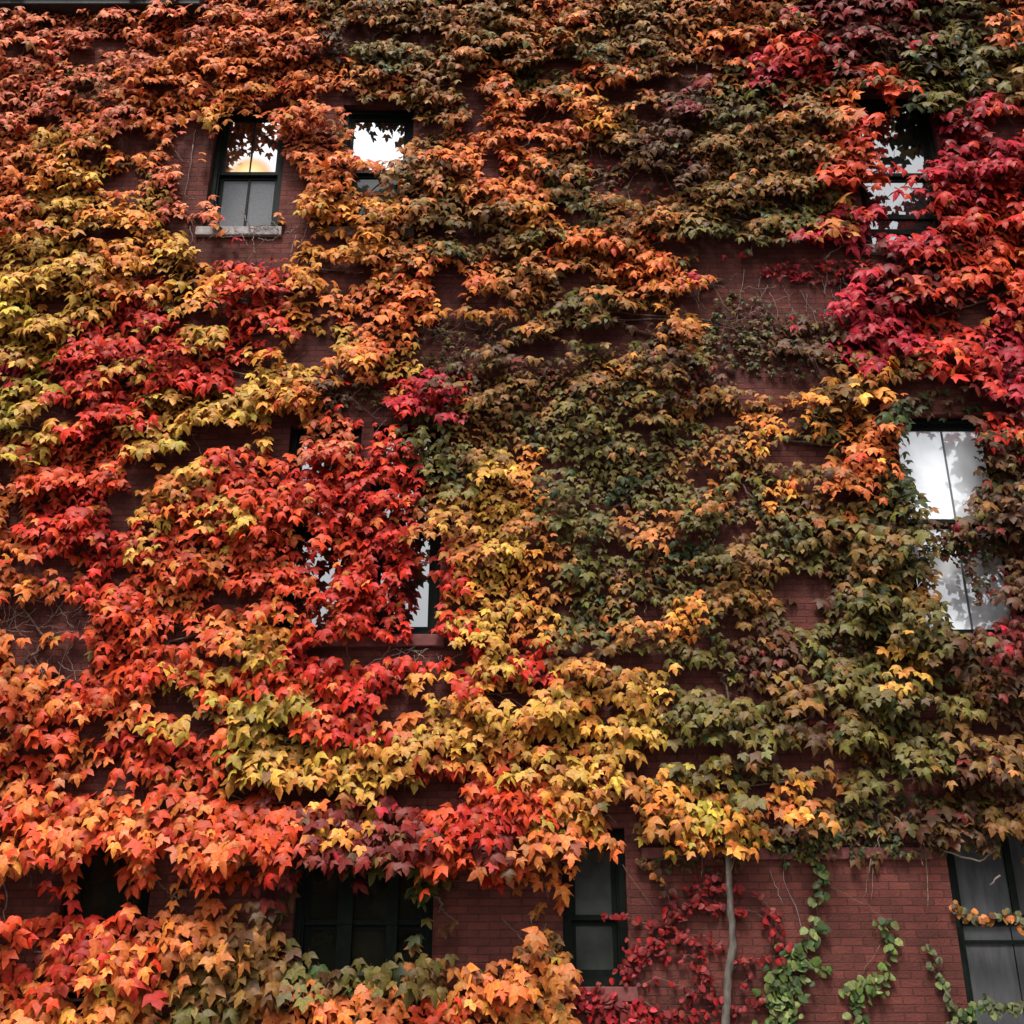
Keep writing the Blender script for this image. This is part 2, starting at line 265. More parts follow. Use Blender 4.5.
# ------------------------------------------------------------------ leaf colours (measured on the photograph by 32 px cell)
PAL = {'P': (238, 130, 90), 'O': (242, 134, 68), 'A': (244, 160, 70), 'Y': (230, 178, 80), 'L': (208, 180, 76), 'R': (214, 54, 36), 'V': (230, 84, 44),
       'C': (196, 40, 58), 'M': (136, 50, 44), 'B': (152, 112, 58), 'T': (198, 126, 64), 'G': (117, 107, 54), 'D': (60, 72, 36), 'K': (104, 72, 46)}
KINDS = ['P', 'O', 'A', 'Y', 'L', 'R', 'V', 'C', 'M', 'B', 'T', 'G', 'D', 'K', '-']
CELLS = [
    [0, 0, 0, 0, 0, 0, 0, 1, 0, 1, 9, 10, 9, 9, 10, 9, 10, 1, 10, 9, 9, 10, 10, 1, 10, 8, 8, 8, 8, 11, 11, 1],
    [0, 0, 0, 0, 0, 1, 1, 1, 1, 0, 13, 11, 11, 9, 10, 11, 10, 9, 11, 9, 9, 10, 1, 7, 5, 5, 8, 13, 13, 11, 11, 11],
    [0, 0, 9, 0, 1, 1, 1, 1, 1, 1, 1, 10, 1, 9, 10, 1, 11, 9, 1, 1, 10, 8, 10, 11, 7, 5, 9, 6, 11, 11, 11, 9],
    [0, 0, 1, 0, 1, 1, 2, 2, 1, 1, 0, 9, 9, 9, 10, 1, 1, 1, 2, 9, 13, 13, 11, 11, 10, 9, 1, 5, 12, 11, 7, 6],
    [1, 3, 3, 1, 1, 0, 14, 1, 0, 1, 0, 10, 10, 9, 1, 1, 1, 1, 9, 9, 13, 13, 9, 9, 9, 10, 6, 6, 14, 7, 7, 7],
    [1, 2, 3, 1, 9, 0, 14, 14, 14, 1, 1, 1, 9, 10, 10, 1, 1, 9, 9, 13, 13, 14, 9, 9, 9, 9, 6, 6, 7, 7, 7, 5],
    [1, 3, 3, 2, 3, 0, 14, 14, 14, 2, 2, 2, 10, 9, 9, 9, 2, 11, 11, 10, 10, 9, 9, 9, 11, 11, 10, 7, 14, 5, 5, 5],
    [3, 3, 3, 2, 2, 3, 14, 7, 5, 2, 2, 2, 10, 9, 11, 9, 9, 1, 1, 1, 14, 11, 11, 11, 14, 7, 7, 7, 7, 5, 5, 6],
    [3, 3, 3, 2, 2, 3, 2, 6, 5, 2, 2, 14, 1, 1, 14, 10, 10, 10, 10, 1, 1, 14, 14, 7, 7, 7, 14, 8, 8, 6, 6, 6],
    [4, 3, 3, 5, 5, 4, 2, 6, 5, 2, 1, 1, 1, 1, 2, 10, 10, 9, 11, 9, 10, 2, 2, 13, 14, 7, 7, 7, 7, 8, 5, 5],
    [3, 3, 5, 5, 5, 5, 3, 5, 2, 2, 3, 1, 1, 2, 11, 13, 9, 9, 11, 13, 13, 10, 11, 13, 13, 13, 7, 7, 7, 5, 5, 7],
    [7, 4, 5, 5, 3, 5, 5, 6, 3, 3, 2, 1, 3, 13, 14, 9, 13, 13, 9, 2, 9, 13, 13, 13, 13, 9, 10, 2, 9, 5, 5, 7],
    [4, 3, 5, 5, 6, 3, 3, 3, 2, 1, 13, 5, 5, 7, 9, 9, 9, 11, 9, 11, 9, 10, 9, 10, 10, 2, 9, 2, 12, 12, 13, 8],
    [4, 3, 5, 5, 3, 3, 4, 3, 3, 0, 14, 5, 5, 11, 9, 9, 11, 11, 11, 11, 11, 11, 9, 2, 2, 11, 2, 1, 12, 12, 13, 5],  # dark leaf codes at the pale window's head paint in its shade
    [1, 6, 6, 6, 2, 3, 6, 5, 6, 5, 5, 5, 5, 11, 11, 3, 2, 11, 11, 11, 11, 9, 10, 9, 11, 9, 1, 1, 12, 12, 13, 13],
    [1, 6, 5, 6, 2, 1, 6, 6, 6, 6, 5, 5, 5, 10, 3, 3, 2, 11, 11, 12, 11, 11, 10, 11, 2, 9, 1, 11, 11, 14, 14, 13],
    [1, 5, 5, 5, 3, 6, 6, 3, 6, 6, 6, 5, 5, 10, 10, 3, 10, 11, 11, 9, 10, 11, 11, 9, 11, 11, 9, 11, 11, 13, 13, 13],
    [1, 6, 5, 5, 6, 6, 1, 6, 6, 5, 5, 5, 5, 5, 2, 3, 2, 10, 11, 11, 9, 12, 11, 9, 11, 11, 11, 9, 11, 14, 14, 13],
    [1, 1, 6, 6, 6, 1, 6, 6, 6, 6, 5, 5, 5, 14, 2, 3, 2, 10, 11, 9, 11, 11, 9, 9, 14, 13, 11, 11, 9, 14, 14, 13],
    [1, 6, 6, 6, 6, 6, 1, 1, 2, 6, 6, 5, 5, 14, 3, 3, 2, 3, 11, 10, 9, 2, 11, 9, 11, 11, 11, 11, 14, 11, 13, 8],
    [1, 1, 9, 6, 6, 6, 6, 3, 3, 5, 5, 5, 5, 14, 5, 3, 5, 9, 10, 9, 11, 11, 11, 13, 13, 11, 11, 11, 3, 9, 13, 13],
    [6, 1, 6, 6, 1, 3, 6, 6, 6, 1, 6, 5, 5, 2, 2, 2, 3, 3, 3, 3, 3, 11, 11, 13, 9, 11, 9, 11, 11, 11, 9, 13],
    [1, 6, 6, 1, 6, 3, 6, 4, 4, 1, 6, 5, 1, 3, 3, 3, 2, 3, 3, 3, 4, 11, 11, 11, 11, 13, 11, 11, 11, 11, 9, 13],
    [6, 6, 1, 5, 6, 5, 6, 4, 3, 3, 4, 3, 3, 1, 2, 1, 3, 3, 2, 3, 3, 11, 9, 11, 11, 9, 9, 11, 11, 11, 13, 9],
    [1, 6, 6, 1, 6, 1, 6, 1, 3, 2, 2, 3, 3, 6, 5, 6, 6, 2, 3, 10, 2, 4, 4, 11, 2, 9, 2, 11, 13, 13, 13, 13],
    [6, 6, 6, 1, 6, 6, 1, 6, 6, 1, 8, 2, 8, 6, 5, 6, 6, 4, 4, 1, 10, 2, 4, 2, 1, 2, 9, 11, 13, 13, 13, 9],
    [1, 1, 6, 6, 1, 6, 6, 1, 6, 8, 8, 8, 9, 6, 6, 8, 1, 10, 13, 10, 4, 4, 2, 4, 13, 11, 12, 13, 13, 9, 13, 13],
    [1, 6, 6, 6, 6, 1, 6, 6, 8, 12, 8, 12, 11, 9, 5, 1, 1, 1, 10, 10, 10, 13, 10, 13, 13, 11, 13, 13, 13, 13, 13, 13],
    [6, 5, 5, 6, 6, 1, 1, 10, 13, 12, 12, 12, 11, 12, 13, 10, 10, 1, 10, 10, 5, 5, 5, 13, 13, 11, 13, 13, 13, 13, 13, 13],
    [1, 6, 6, 1, 6, 1, 10, 9, 9, 13, 12, 11, 11, 11, 9, 5, 10, 9, 10, 13, 5, 5, 5, 13, 13, 11, 11, 11, 13, 13, 13, 13],
    [6, 1, 6, 1, 1, 10, 9, 9, 9, 11, 13, 11, 9, 9, 10, 1, 1, 2, 10, 13, 13, 13, 5, 5, 13, 11, 11, 11, 11, 13, 13, 13],
    [1, 1, 1, 2, 1, 9, 11, 9, 10, 1, 1, 9, 1, 6, 2, 1, 2, 10, 13, 13, 13, 5, 5, 13, 13, 11, 11, 11, 13, 13, 11, 11],
]
GRID = [[KINDS[n] for n in line] for line in CELLS]
SM = {}
def code_at(px, py, j=0.0):
    c = int(min(31, max(0, (px + random.gauss(0, j)) // 32))); r = int(min(31, max(0, (py + random.gauss(0, j * .7)) // 32)))
    k = GRID[r][c]
    if k == '-':
        for rr, cc in ((r, max(c - 1, 0)), (r, min(c + 1, 31)), (max(r - 1, 0), c), (min(r + 1, 31), c)):
            if GRID[rr][cc] != '-': return GRID[rr][cc]
        return 'T'
    return k

# dark hollows, bare brick and glass that show between the leaves: (cx, cy, rx, ry)
GAPS = [(75, 3, 72, 7), (190, 2, 18, 6), (18, 50, 15, 8), (45, 25, 13, 4), (110, 45, 17, 8), (85, 58, 20, 8), (160, 88, 20, 5), (85, 87, 13, 5), (45, 122, 17, 6), (90, 155, 14, 8),
        (133, 142, 24, 14), (180, 150, 10, 14), (122, 182, 20, 10), (195, 165, 16, 50), (110, 234, 30, 6), (182, 228, 18, 9), (246, 172, 38, 62), (288, 190, 13, 32), (250, 238, 45, 12), (212, 258, 20, 5), (300, 230, 16, 12),
        (365, 35, 25, 9), (420, 38, 22, 7), (270, 105, 14, 7), (376, 118, 30, 18), (376, 143, 24, 19), (402, 128, 20, 13), (430, 130, 18, 5), (470, 85, 12, 14), (478, 105, 8, 18), (492, 165, 9, 15), (472, 238, 20, 9), (330, 242, 20, 7), (365, 182, 14, 9), (362, 213, 6, 4), (438, 232, 8, 10),
        (560, 65, 25, 6), (545, 115, 26, 9), (528, 145, 12, 6), (620, 95, 16, 10), (690, 70, 22, 6), (605, 158, 18, 10), (645, 185, 32, 16), (660, 85, 34, 7), (600, 185, 12, 6), (740, 120, 20, 5), (700, 247, 46, 10), (575, 218, 18, 4), (650, 115, 20, 8),
        (1008, 128, 20, 12), (908, 142, 36, 30), (873, 105, 14, 12), (905, 178, 18, 10), (902, 205, 30, 9), (873, 100, 12, 9), (900, 100, 9, 5), (920, 190, 14, 9), (885, 196, 10, 8), (862, 200, 12, 12), (903, 226, 28, 12), (745, 305, 42, 42), (795, 280, 60, 22), (925, 224, 16, 9), (800, 256, 60, 12), (740, 268, 50, 10), (860, 262, 34, 8),
        (1005, 5, 16, 5), (55, 305, 15, 8), (205, 320, 22, 8), (60, 412, 20, 8), (30, 427, 12, 5), (222, 438, 38, 12), (240, 375, 10, 8), (140, 475, 18, 18), (178, 458, 26, 8), (6, 472, 11, 13), (122, 502, 20, 10), (250, 300, 8, 5), (128, 330, 10, 4),
        (345, 275, 26, 12), (310, 350, 25, 14), (450, 290, 14, 25), (450, 335, 38, 18), (440, 358, 34, 7), (362, 392, 34, 8), (368, 412, 28, 11), (286, 435, 18, 24), (366, 438, 8, 16), (410, 424, 30, 5), (375, 488, 14, 6), (490, 303, 22, 9), (320, 310, 12, 6), (362, 320, 14, 4),
        (575, 280, 18, 10), (602, 335, 46, 9), (540, 350, 32, 9), (700, 303, 30, 12), (640, 318, 26, 8), (755, 300, 45, 34), (780, 375, 50, 20), (740, 350, 30, 20), (720, 420, 20, 8), (640, 428, 20, 6), (550, 465, 16, 6), (705, 478, 17, 7), (745, 490, 10, 9), (800, 300, 30, 20),
        (800, 452, 36, 12), (790, 415, 14, 6), (925, 388, 42, 10), (962, 405, 50, 14), (976, 315, 14, 11), (996, 287, 10, 7), (952, 360, 8, 5), (875, 410, 12, 10),
        (948, 465, 33, 52), (930, 440, 24, 24), (972, 592, 32, 40), (950, 565, 14, 14), (990, 612, 18, 20),
        (50, 570, 36, 10), (55, 618, 38, 16), (28, 648, 20, 22), (8, 612, 14, 20), (70, 660, 20, 20), (112, 578, 13, 10), (118, 522, 12, 13), (180, 640, 14, 13), (228, 602, 20, 10), (230, 662, 20, 6), (172, 707, 24, 13), (202, 728, 16, 10), (97, 732, 12, 8), (40, 726, 40, 4), (30, 752, 20, 5), (125, 760, 10, 4),
        (303, 540, 7, 22), (325, 572, 10, 22), (318, 618, 10, 12), (295, 612, 7, 14), (379, 572, 8, 14), (422, 548, 9, 14), (421, 602, 18, 38), (437, 550, 6, 22), (360, 652, 54, 11), (425, 650, 24, 14), (400, 703, 22, 9), (440, 688, 16, 12), (280, 731, 16, 6), (462, 655, 14, 8), (496, 700, 10, 10), (380, 618, 8, 6), (385, 720, 16, 5),
        (620, 550, 15, 6), (650, 613, 14, 10), (632, 662, 36, 9), (570, 655, 16, 5), (730, 620, 10, 8), (610, 712, 15, 8), (520, 700, 12, 10), (700, 752, 62, 7), (740, 695, 26, 6), (740, 530, 20, 4), (560, 608, 10, 5), (540, 745, 14, 5), (700, 645, 20, 4),
        (802, 588, 34, 15), (805, 615, 24, 12), (850, 645, 26, 10), (990, 732, 20, 8), (800, 758, 28, 10), (930, 715, 12, 8), (940, 690, 20, 5), (810, 680, 14, 6),
        (85, 790, 24, 8), (142, 792, 15, 6), (101, 888, 26, 36), (45, 882, 22, 14), (28, 895, 24, 18), (55, 905, 18, 8), (165, 868, 14, 20), (150, 905, 20, 14), (28, 905, 30, 20), (190, 905, 16, 12), (240, 900, 14, 10), (52, 940, 10, 6), (20, 960, 10, 10), (70, 998, 14, 10), (185, 940, 8, 6), (240, 792, 12, 6), (250, 870, 18, 8), (205, 855, 10, 4),
        (305, 798, 38, 9), (425, 800, 38, 12), (445, 785, 22, 9), (400, 822, 40, 4), (352, 924, 66, 44), (325, 880, 24, 10), (395, 885, 20, 12), (480, 925, 56, 42), (470, 895, 22, 14), (440, 950, 26, 12), (275, 895, 14, 12),
        (598, 918, 34, 62), (560, 925, 30, 18), (540, 900, 20, 10), (640, 880, 30, 40), (620, 820, 16, 22), (700, 940, 100, 74), (820, 940, 90, 82), (900, 930, 60, 72), (980, 930, 60, 82), (790, 850, 30, 12),
        (920, 800, 56, 12), (855, 812, 24, 10), (880, 850, 54, 14), (950, 860, 40, 10), (760, 790, 14, 10), (830, 795, 14, 6), (640, 770, 16, 12), (680, 760, 30, 8), (900, 780, 20, 6), (1000, 800, 26, 10), (730, 868, 60, 12), (1000, 850, 30, 12), (630, 1005, 56, 40), (900, 1015, 150, 45), (700, 1010, 90, 46), (935, 955, 60, 60), (200, 235, 12, 18), (255, 250, 40, 10)]
GA = np.array(GAPS, float)
# small second pass of leaves that may live inside gaps is made by the creepers below
def in_gap(px, py, pad=1.1):
    j = 1.0 + random.uniform(-.1, .16)
    return bool((((px - GA[:, 0]) / (GA[:, 2] * pad * j)) ** 2 + ((py - GA[:, 1]) / (GA[:, 3] * pad * j)) ** 2 < 1).any())

# ------------------------------------------------------------------ leaf shapes: three lobes, toothed, drooping
def leaf_template(seed, lobe=1.0, w=1.0):
    r = np.random.default_rng(seed); j = lambda s=.03: r.uniform(-s, s)
    spine = [(0, 0), (0, .30), (0, .62), (j(.04), 1.0)]
    half = [(.05, -.05), (.20, -.15), (.37, -.10), (.47, .09), (.68 * lobe, .44), (.43, .40), (.20, .40), (.24, .60), (.12, .80)]
    V = list(spine); T = []
    for sgn in (1, -1):
        n = len(V); V += [(sgn * (x + j()) * w, y + j()) for x, y in half]
        a = [n + i for i in range(9)]
        tr = [(0, a[0], a[1]), (0, a[1], a[2]), (0, a[2], a[3]), (0, a[3], 1), (1, a[3], a[4]), (1, a[4], a[5]), (1, a[5], a[6]), (1, a[6], 2), (2, a[6], a[7]), (2, a[7], a[8]), (2, a[8], 3)]
        T += [t if sgn > 0 else (t[0], t[2], t[1]) for t in tr]
    V = np.array(V); x, y = V[:, 0], V[:, 1]
    fold = .10 + r.uniform(0, .10)
    z = -fold * 2.6 * np.abs(x) ** 1.5 - .50 * np.maximum(0, y - .25) ** 1.5 - .25 * np.maximum(0, -y) + r.uniform(-.03, .03, len(V))
    z[0] -= .02
    z[1] += .02
    V3 = np.stack([x, y, z], 1); V3[:, :2] /= 1.12
    edge = np.clip(np.abs(x) * 1.5, 0, 1)
    # petiole: a thin two-triangle strip running back to the twig
    pv = np.array([(-.018, .02, -.01), (.018, .02, -.01), (.012, -.42, -.22), (-.012, -.42, -.22)]); n = len(V3)
    V3 = np.vstack([V3, pv]); T += [(n, n + 1, n + 2), (n, n + 2, n + 3)]; edge = np.append(edge, [-1] * 4)
    return V3, np.array(T), edge
def oval_template(seed):
    r = np.random.default_rng(seed)
    V = [(0, 0), (0, .5), (0, 1.0), (.3, .0), (.42, .3), (.3, .7), (-.3, .0), (-.42, .3), (-.3, .7)]
    T = [(0, 3, 4), (0, 4, 1), (1, 4, 5), (1, 5, 2), (0, 7, 6), (0, 1, 7), (1, 8, 7), (1, 2, 8)]
    V = np.array(V) + r.uniform(-.03, .03, (9, 2)); z = -.5 * V[:, 0] ** 2 * 2 - .2 * np.maximum(0, V[:, 1] - .4) ** 1.5
    return np.stack([V[:, 0], V[:, 1], z], 1), np.array(T), np.clip(np.abs(V[:, 0]) * 2, 0, 1)
TPL = [leaf_template(1), leaf_template(2, .9), leaf_template(3, 1.06), leaf_template(4, 1.0, .88), leaf_template(5, .95, 1.08), leaf_template(6, 1.1, .94)]
OVT = [oval_template(1), oval_template(2), oval_template(3)]

KCOL = 0.62
EDGE_TINT = {'Y': (1.05, .86, .8), 'A': (1.0, .78, .7), 'O': (1.0, .72, .6), 'P': (.95, .75, .7), 'L': (1.1, .95, .8), 'G': (1.15, .9, .8), 'D': (1.1, .95, .9), 'B': (1.1, .82, .7), 'T': (1.05, .8, .65), 'K': (1.1, .85, .8)}
def leaf_mesh(name, leaves, parent, templates=TPL):
    """leaves: list of (pos, tip, normal, size, code, bright, hueshift)"""
    if not leaves: return None
    groups = {}
    for i, l in enumerate(leaves): groups.setdefault(random.randrange(len(templates)), []).append(l)
    VV, TT, CC = [], [], []; off = 0
    for k, ls in groups.items():
        V, T, edge = templates[k]; n = len(ls)
        P = np.array([l[0] for l in ls]); t = np.array([l[1] for l in ls], float); nn = np.array([l[2] for l in ls], float)
        S = np.array([l[3] for l in ls])[:, None, None]
        t /= np.linalg.norm(t, axis=1)[:, None]; nn -= t * (nn * t).sum(1)[:, None]; nn /= np.linalg.norm(nn, axis=1)[:, None]
        bb = np.cross(t, nn)
        bend = rng.uniform(.1, 2.1, (n, 1, 1)); asym = rng.uniform(-.35, .35, (n, 1, 1))
        Vx = V[None, :, 0:1] * (1 + 0 * bend); Vy = V[None, :, 1:2]; Vz = V[None, :, 2:3] * bend + asym * V[None, :, 0:1]
        W = P[:, None, :] + S * (Vx * bb[:, None, :] + Vy * t[:, None, :] + Vz * nn[:, None, :])
        base = np.array([lin(PAL[l[4]]) for l in ls]) * KCOL * np.array([l[5] for l in ls])[:, None]
        h = np.array([l[6] for l in ls]); base[:, 1] *= (1 + h); base[:, 0] *= (1 - .15 * h)
        et = np.array([EDGE_TINT.get(l[4], (.96, .8, .8)) for l in ls])
        w = np.clip(edge, 0, 1)[None, :, None] * rng.uniform(.0, 1.0, (n, 1, 1))
        col = base[:, None, :] * (1 - w + w * et[:, None, :])
        pet = edge < 0
        if pet.any(): col[:, pet, :] = np.array([.10, .035, .03])
        VV.append(W.reshape(-1, 3)); CC.append(col.reshape(-1, 3))
        TT.append((T[None] + (np.arange(n) * len(V))[:, None, None] + off).reshape(-1, 3)); off += n * len(V)
    V = np.vstack(VV); T = np.vstack(TT); Cc = np.clip(np.vstack(CC), 0, 1)
    if parent is not None: V = V - np.array(parent.location)
    me = bpy.data.meshes.new(name); me.vertices.add(len(V)); me.vertices.foreach_set('co', V.astype(np.float32).ravel())
    me.loops.add(len(T) * 3); me.loops.foreach_set('vertex_index', T.astype(np.int32).ravel())
    me.polygons.add(len(T)); me.polygons.foreach_set('loop_start', (np.arange(len(T)) * 3).astype(np.int32))
    try: me.polygons.foreach_set('loop_total', np.full(len(T), 3, np.int32))
    except Exception: pass
    me.update(calc_edges=True); me.validate()
    a = me.color_attributes.new('Col', 'FLOAT_COLOR', 'POINT')
    a.data.foreach_set('color', np.hstack([Cc, np.ones((len(Cc), 1))]).astype(np.float32).ravel())
    me.materials.append(M['leaf'])
    o = bpy.data.objects.new(name, me); C.objects.link(o)
    if parent is not None: o.parent = parent
    return o

# ------------------------------------------------------------------ the vines: label, palette, seeds (photo pixels)
VINES = [
    ('salmon orange ivy under the gutter in the top left corner', 'PO', [(30, 30), (110, 30), (60, 90), (130, 80), (190, 20), (20, 70)]),
    ('orange ivy mass just above the window with the yellow glow', 'OAP', [(230, 50), (290, 60), (250, 90), (200, 100), (330, 80), (300, 20)]),
    ('golden yellow ivy left of the window with the grey lower pane', 'YAO', [(40, 160), (100, 200), (60, 240), (120, 265), (180, 210), (40, 280), (190, 270)]),
    ('small rust red ivy tuft on bare brick left of the glowing window', 'P', [(160, 160), (165, 190)]),
    ('orange ivy hanging between the two top left windows', 'OP', [(310, 135), (315, 175), (300, 120)]),
    ('bright amber ivy below the half hidden top window', 'AO', [(330, 220), (400, 170), (390, 230), (350, 270), (300, 270)]),
    ('orange ivy cascade under the amber ivy, left of the bare brick strip', 'OA', [(420, 270), (400, 320), (350, 300), (420, 345)]),
    ('brown olive ivy along the top edge right of the half hidden window', 'BGTK', [(380, 20), (450, 60), (430, 100), (460, 140), (370, 60), (500, 20)]),
    ('bright orange ivy sprays on brick near the top centre', 'O', [(600, 62), (545, 90), (540, 130), (500, 110), (520, 150), (510, 190)]),
    ('tan and olive ivy left of the small bare brick patch', 'BTG', [(450, 190), (560, 170), (580, 190), (470, 210), (550, 205)]),
    ('copper orange ivy drape above the dark hollow at the centre', 'TOA', [(560, 240), (640, 250), (530, 290), (500, 265)]),
    ('orange ivy tip reaching right onto the bare brick', 'AO', [(680, 275), (720, 280), (700, 288)]),
    ('dark green ivy in the hollow under the orange tip', 'GK', [(590, 310), (610, 320), (700, 320), (680, 345)]),
    ('olive and brown ivy mat left of the crimson framed window', 'GB', [(720, 105), (760, 150), (740, 200), (800, 190), (690, 215), (820, 230)]),
    ('mottled orange brown ivy along the top edge right of centre', 'OTB', [(560, 20), (640, 20), (700, 20), (690, 50), (740, 20), (540, 45)]),
    ('dark crimson ivy patch at the top, right of the orange brown ivy', 'CRM', [(770, 80), (800, 50), (830, 40), (860, 60), (790, 20)]),
    ('dull maroon and brown ivy at the top edge above the crimson framed window', 'MK', [(870, 15), (900, 45), (840, 10)]),
    ('grey green large leaved ivy in the top right corner', 'GKB', [(960, 40), (990, 60), (920, 90), (1000, 90), (950, 80)]),
    ('orange red ivy hanging left of the crimson framed window', 'VORT', [(850, 150), (870, 130), (880, 170), (840, 110), (850, 190)]),
    ('crimson ivy right of the wide top window', 'CR', [(980, 150), (970, 180), (1010, 190), (960, 130)]),
    ('bright red and pink ivy below the wide top window', 'CRVM', [(960, 250), (990, 300), (910, 260), (920, 320), (990, 350), (1010, 240)]),
    ('pink creeping ivy across the bare brick at right', 'C', [(850, 240), (865, 300), (845, 310), (820, 262)]),
    ('yellow green ivy at the left edge beside the scarlet field', 'LYG', [(10, 300), (30, 350), (10, 430), (30, 380)]),
    ('scarlet ivy field below the golden ivy at left', 'RVC', [(90, 330), (150, 330), (90, 390), (130, 410), (200, 350), (60, 430), (200, 380)]),
    ('red ivy tuft under the sill of the glowing window', 'RCV', [(250, 270), (225, 290), (265, 310)]),
    ('bright yellow ivy branch slanting above the dark hollow at left', 'YLA', [(270, 380), (220, 410), (160, 440), (290, 330), (120, 350)]),
    ('orange ivy left of the blue grey window glimpse', 'OAP', [(310, 400), (330, 410), (290, 400)]),
    ('crimson ivy mound above the scarlet curtain', 'RC', [(430, 385), (400, 395), (460, 390)]),
    ('scarlet ivy curtain hanging across the middle windows', 'R', [(360, 460), (370, 520), (350, 570), (340, 610), (390, 470), (400, 610), (310, 450)]),
    ('olive ivy tuft right of the scarlet curtain', 'GB', [(440, 440), (430, 460), (460, 430)]),
    ('golden amber ivy column right of the white reflecting window', 'YAT', [(490, 450), (480, 520), (500, 560), (450, 580), (490, 620), (460, 640)]),
    ('green and copper ivy field at the centre of the wall', 'GBT', [(620, 450), (600, 520), (560, 420), (650, 480), (580, 400), (640, 390)]),
    ('copper brown ivy field between the centre and the tall pale window', 'GBT', [(700, 450), (720, 520), (760, 500), (700, 400)]),
    ('brown and gold speckled ivy below the centre, above the yellow branch', 'BTGA', [(560, 600), (620, 600), (700, 600), (560, 560), (680, 560)]),
    ('orange red ivy at the left edge above the bare twigs', 'VO', [(40, 500), (20, 470), (60, 470), (10, 540), (80, 450)]),
    ('red ivy drooping beside the small yellow tuft at left', 'R', [(80, 540), (95, 560), (70, 520)]),
    ('small pale yellow ivy tuft amid the red leaves at left', 'Y', [(145, 540)]),
    ('orange red ivy left of the scarlet curtain', 'VO', [(180, 490), (230, 500), (260, 560), (180, 550), (240, 470), (220, 560)]),
    ('small orange ivy sprays hanging over bare twigs at the left edge', 'O', [(50, 640), (20, 670), (40, 580), (10, 590)]),
    ('orange red ivy above the left yellow green tuft', 'VO', [(120, 620), (150, 650), (210, 630), (110, 680), (160, 600)]),
    ('olive yellow ivy tuft between orange red leaves at left', 'YB', [(200, 690)]),
    ('pale yellow ivy tuft at the left end of the middle sill', 'YA', [(270, 640), (260, 660)]),
    ('red orange ivy below the sill of the middle windows', 'RVO', [(370, 670), (330, 690), (390, 690), (280, 690), (340, 670)]),
    ('long lemon yellow ivy branch above the wide dark window', 'LYA', [(250, 740), (330, 760), (400, 740), (440, 760), (300, 770)]),
    ('golden ivy dome right of the red leaves under the sill', 'YA', [(460, 680), (480, 690), (470, 720)]),
    ('yellow ivy branch below the speckled ivy at the centre', 'YL', [(560, 690), (620, 700), (600, 735), (620, 680), (630, 750)]),
    ('orange red ivy cluster left of the narrow dusty window top', 'VRO', [(490, 800), (520, 780), (440, 830), (480, 840), (530, 860)]),
    ('olive green ivy fringe just above the narrow dusty window', 'L', [(565, 805), (590, 800), (600, 815)]),
    ('dark green ivy left of the tall pale window', 'GK', [(880, 600), (850, 560), (890, 560), (860, 600), (890, 640)]),
    ('green ivy with rusty leaves below the tall pale window', 'GYT', [(930, 660), (880, 690), (960, 740), (900, 740), (1000, 700)]),
    ('olive ivy mass left of the dark hollow at lower right', 'GK', [(720, 680), (740, 720), (760, 660), (720, 640), (760, 740)]),
    ('brown green ivy over the red brick panel', 'GBK', [(820, 700), (840, 740), (880, 780), (850, 720), (880, 830), (940, 840)]),
    ('golden orange ivy left of the tall pale window top', 'AOTB', [(830, 380), (850, 430), (870, 450), (800, 400), (840, 480), (780, 440)]),
    ('olive orange ivy beside the lower left edge of the pale glass', 'BG', [(820, 520), (860, 500), (900, 490), (800, 550)]),
    ('dark brown ivy right of the tall pale window', 'KM', [(1000, 520), (1005, 580), (960, 545), (1010, 650)]),
    ('red ivy leaves at the right edge beside the pale window', 'RC', [(1015, 415), (1018, 480)]),
    ('orange ivy at the far left above the black window', 'OV', [(40, 820), (30, 850), (60, 760), (40, 700), (60, 800)]),
    ('red orange ivy between the lemon branch and the black window', 'VRO', [(180, 760), (120, 830), (200, 820), (120, 740), (160, 840), (240, 800)]),
    ('orange ivy right of the black window', 'OV', [(180, 890), (210, 890), (170, 910), (220, 870)]),
    ('large fiery orange and yellow ivy leaves in the bottom left corner', 'VOAY', [(100, 960), (60, 980), (140, 970), (30, 1000), (120, 1000), (20, 950)]),
    ('bronze and green ivy clump at the bottom right of the fiery leaves', 'KGBD', [(220, 940), (200, 1000), (250, 960), (220, 980)]),
    ('dark maroon ivy fringe over the wide dark window', 'MDK', [(280, 850), (350, 845), (300, 870), (400, 840)]),
    ('dark green ivy tuft right of the wide dark window', 'GDK', [(430, 890), (445, 910), (440, 870)]),
    ('mixed orange and green ivy along the bottom below the wide window', 'OABR', [(330, 1000), (400, 990), (440, 990), (290, 1010)]),
    ('yellow and rust ivy mound at the bottom left of the narrow window', 'ATB', [(500, 980), (540, 950), (540, 1000), (500, 1010)]),
]
# seeds that call for the trunk vine
TRUNK = ('woody ivy with thick pale trunk over red brick and a yellow orange leaf fan', 'ALO', [(700, 805), (745, 825), (665, 795), (720, 820), (800, 780), (640, 780)])
VINES.append(TRUNK)
seedA = np.array([(x, y, i) for i, v in enumerate(VINES) for x, y in v[2]], float)
pal_ok = {k: np.array([k in VINES[int(i)][1] for i in seedA[:, 2]]) for k in PAL}
def vine_for(px, py, code):
    d = np.hypot(seedA[:, 0] - px, (seedA[:, 1] - py) * 1.15); d = d * np.where(pal_ok[code], 1.0, 1.9) + np.where(pal_ok[code], 0, 8)
    return int(seedA[int(np.argmin(d)), 2])

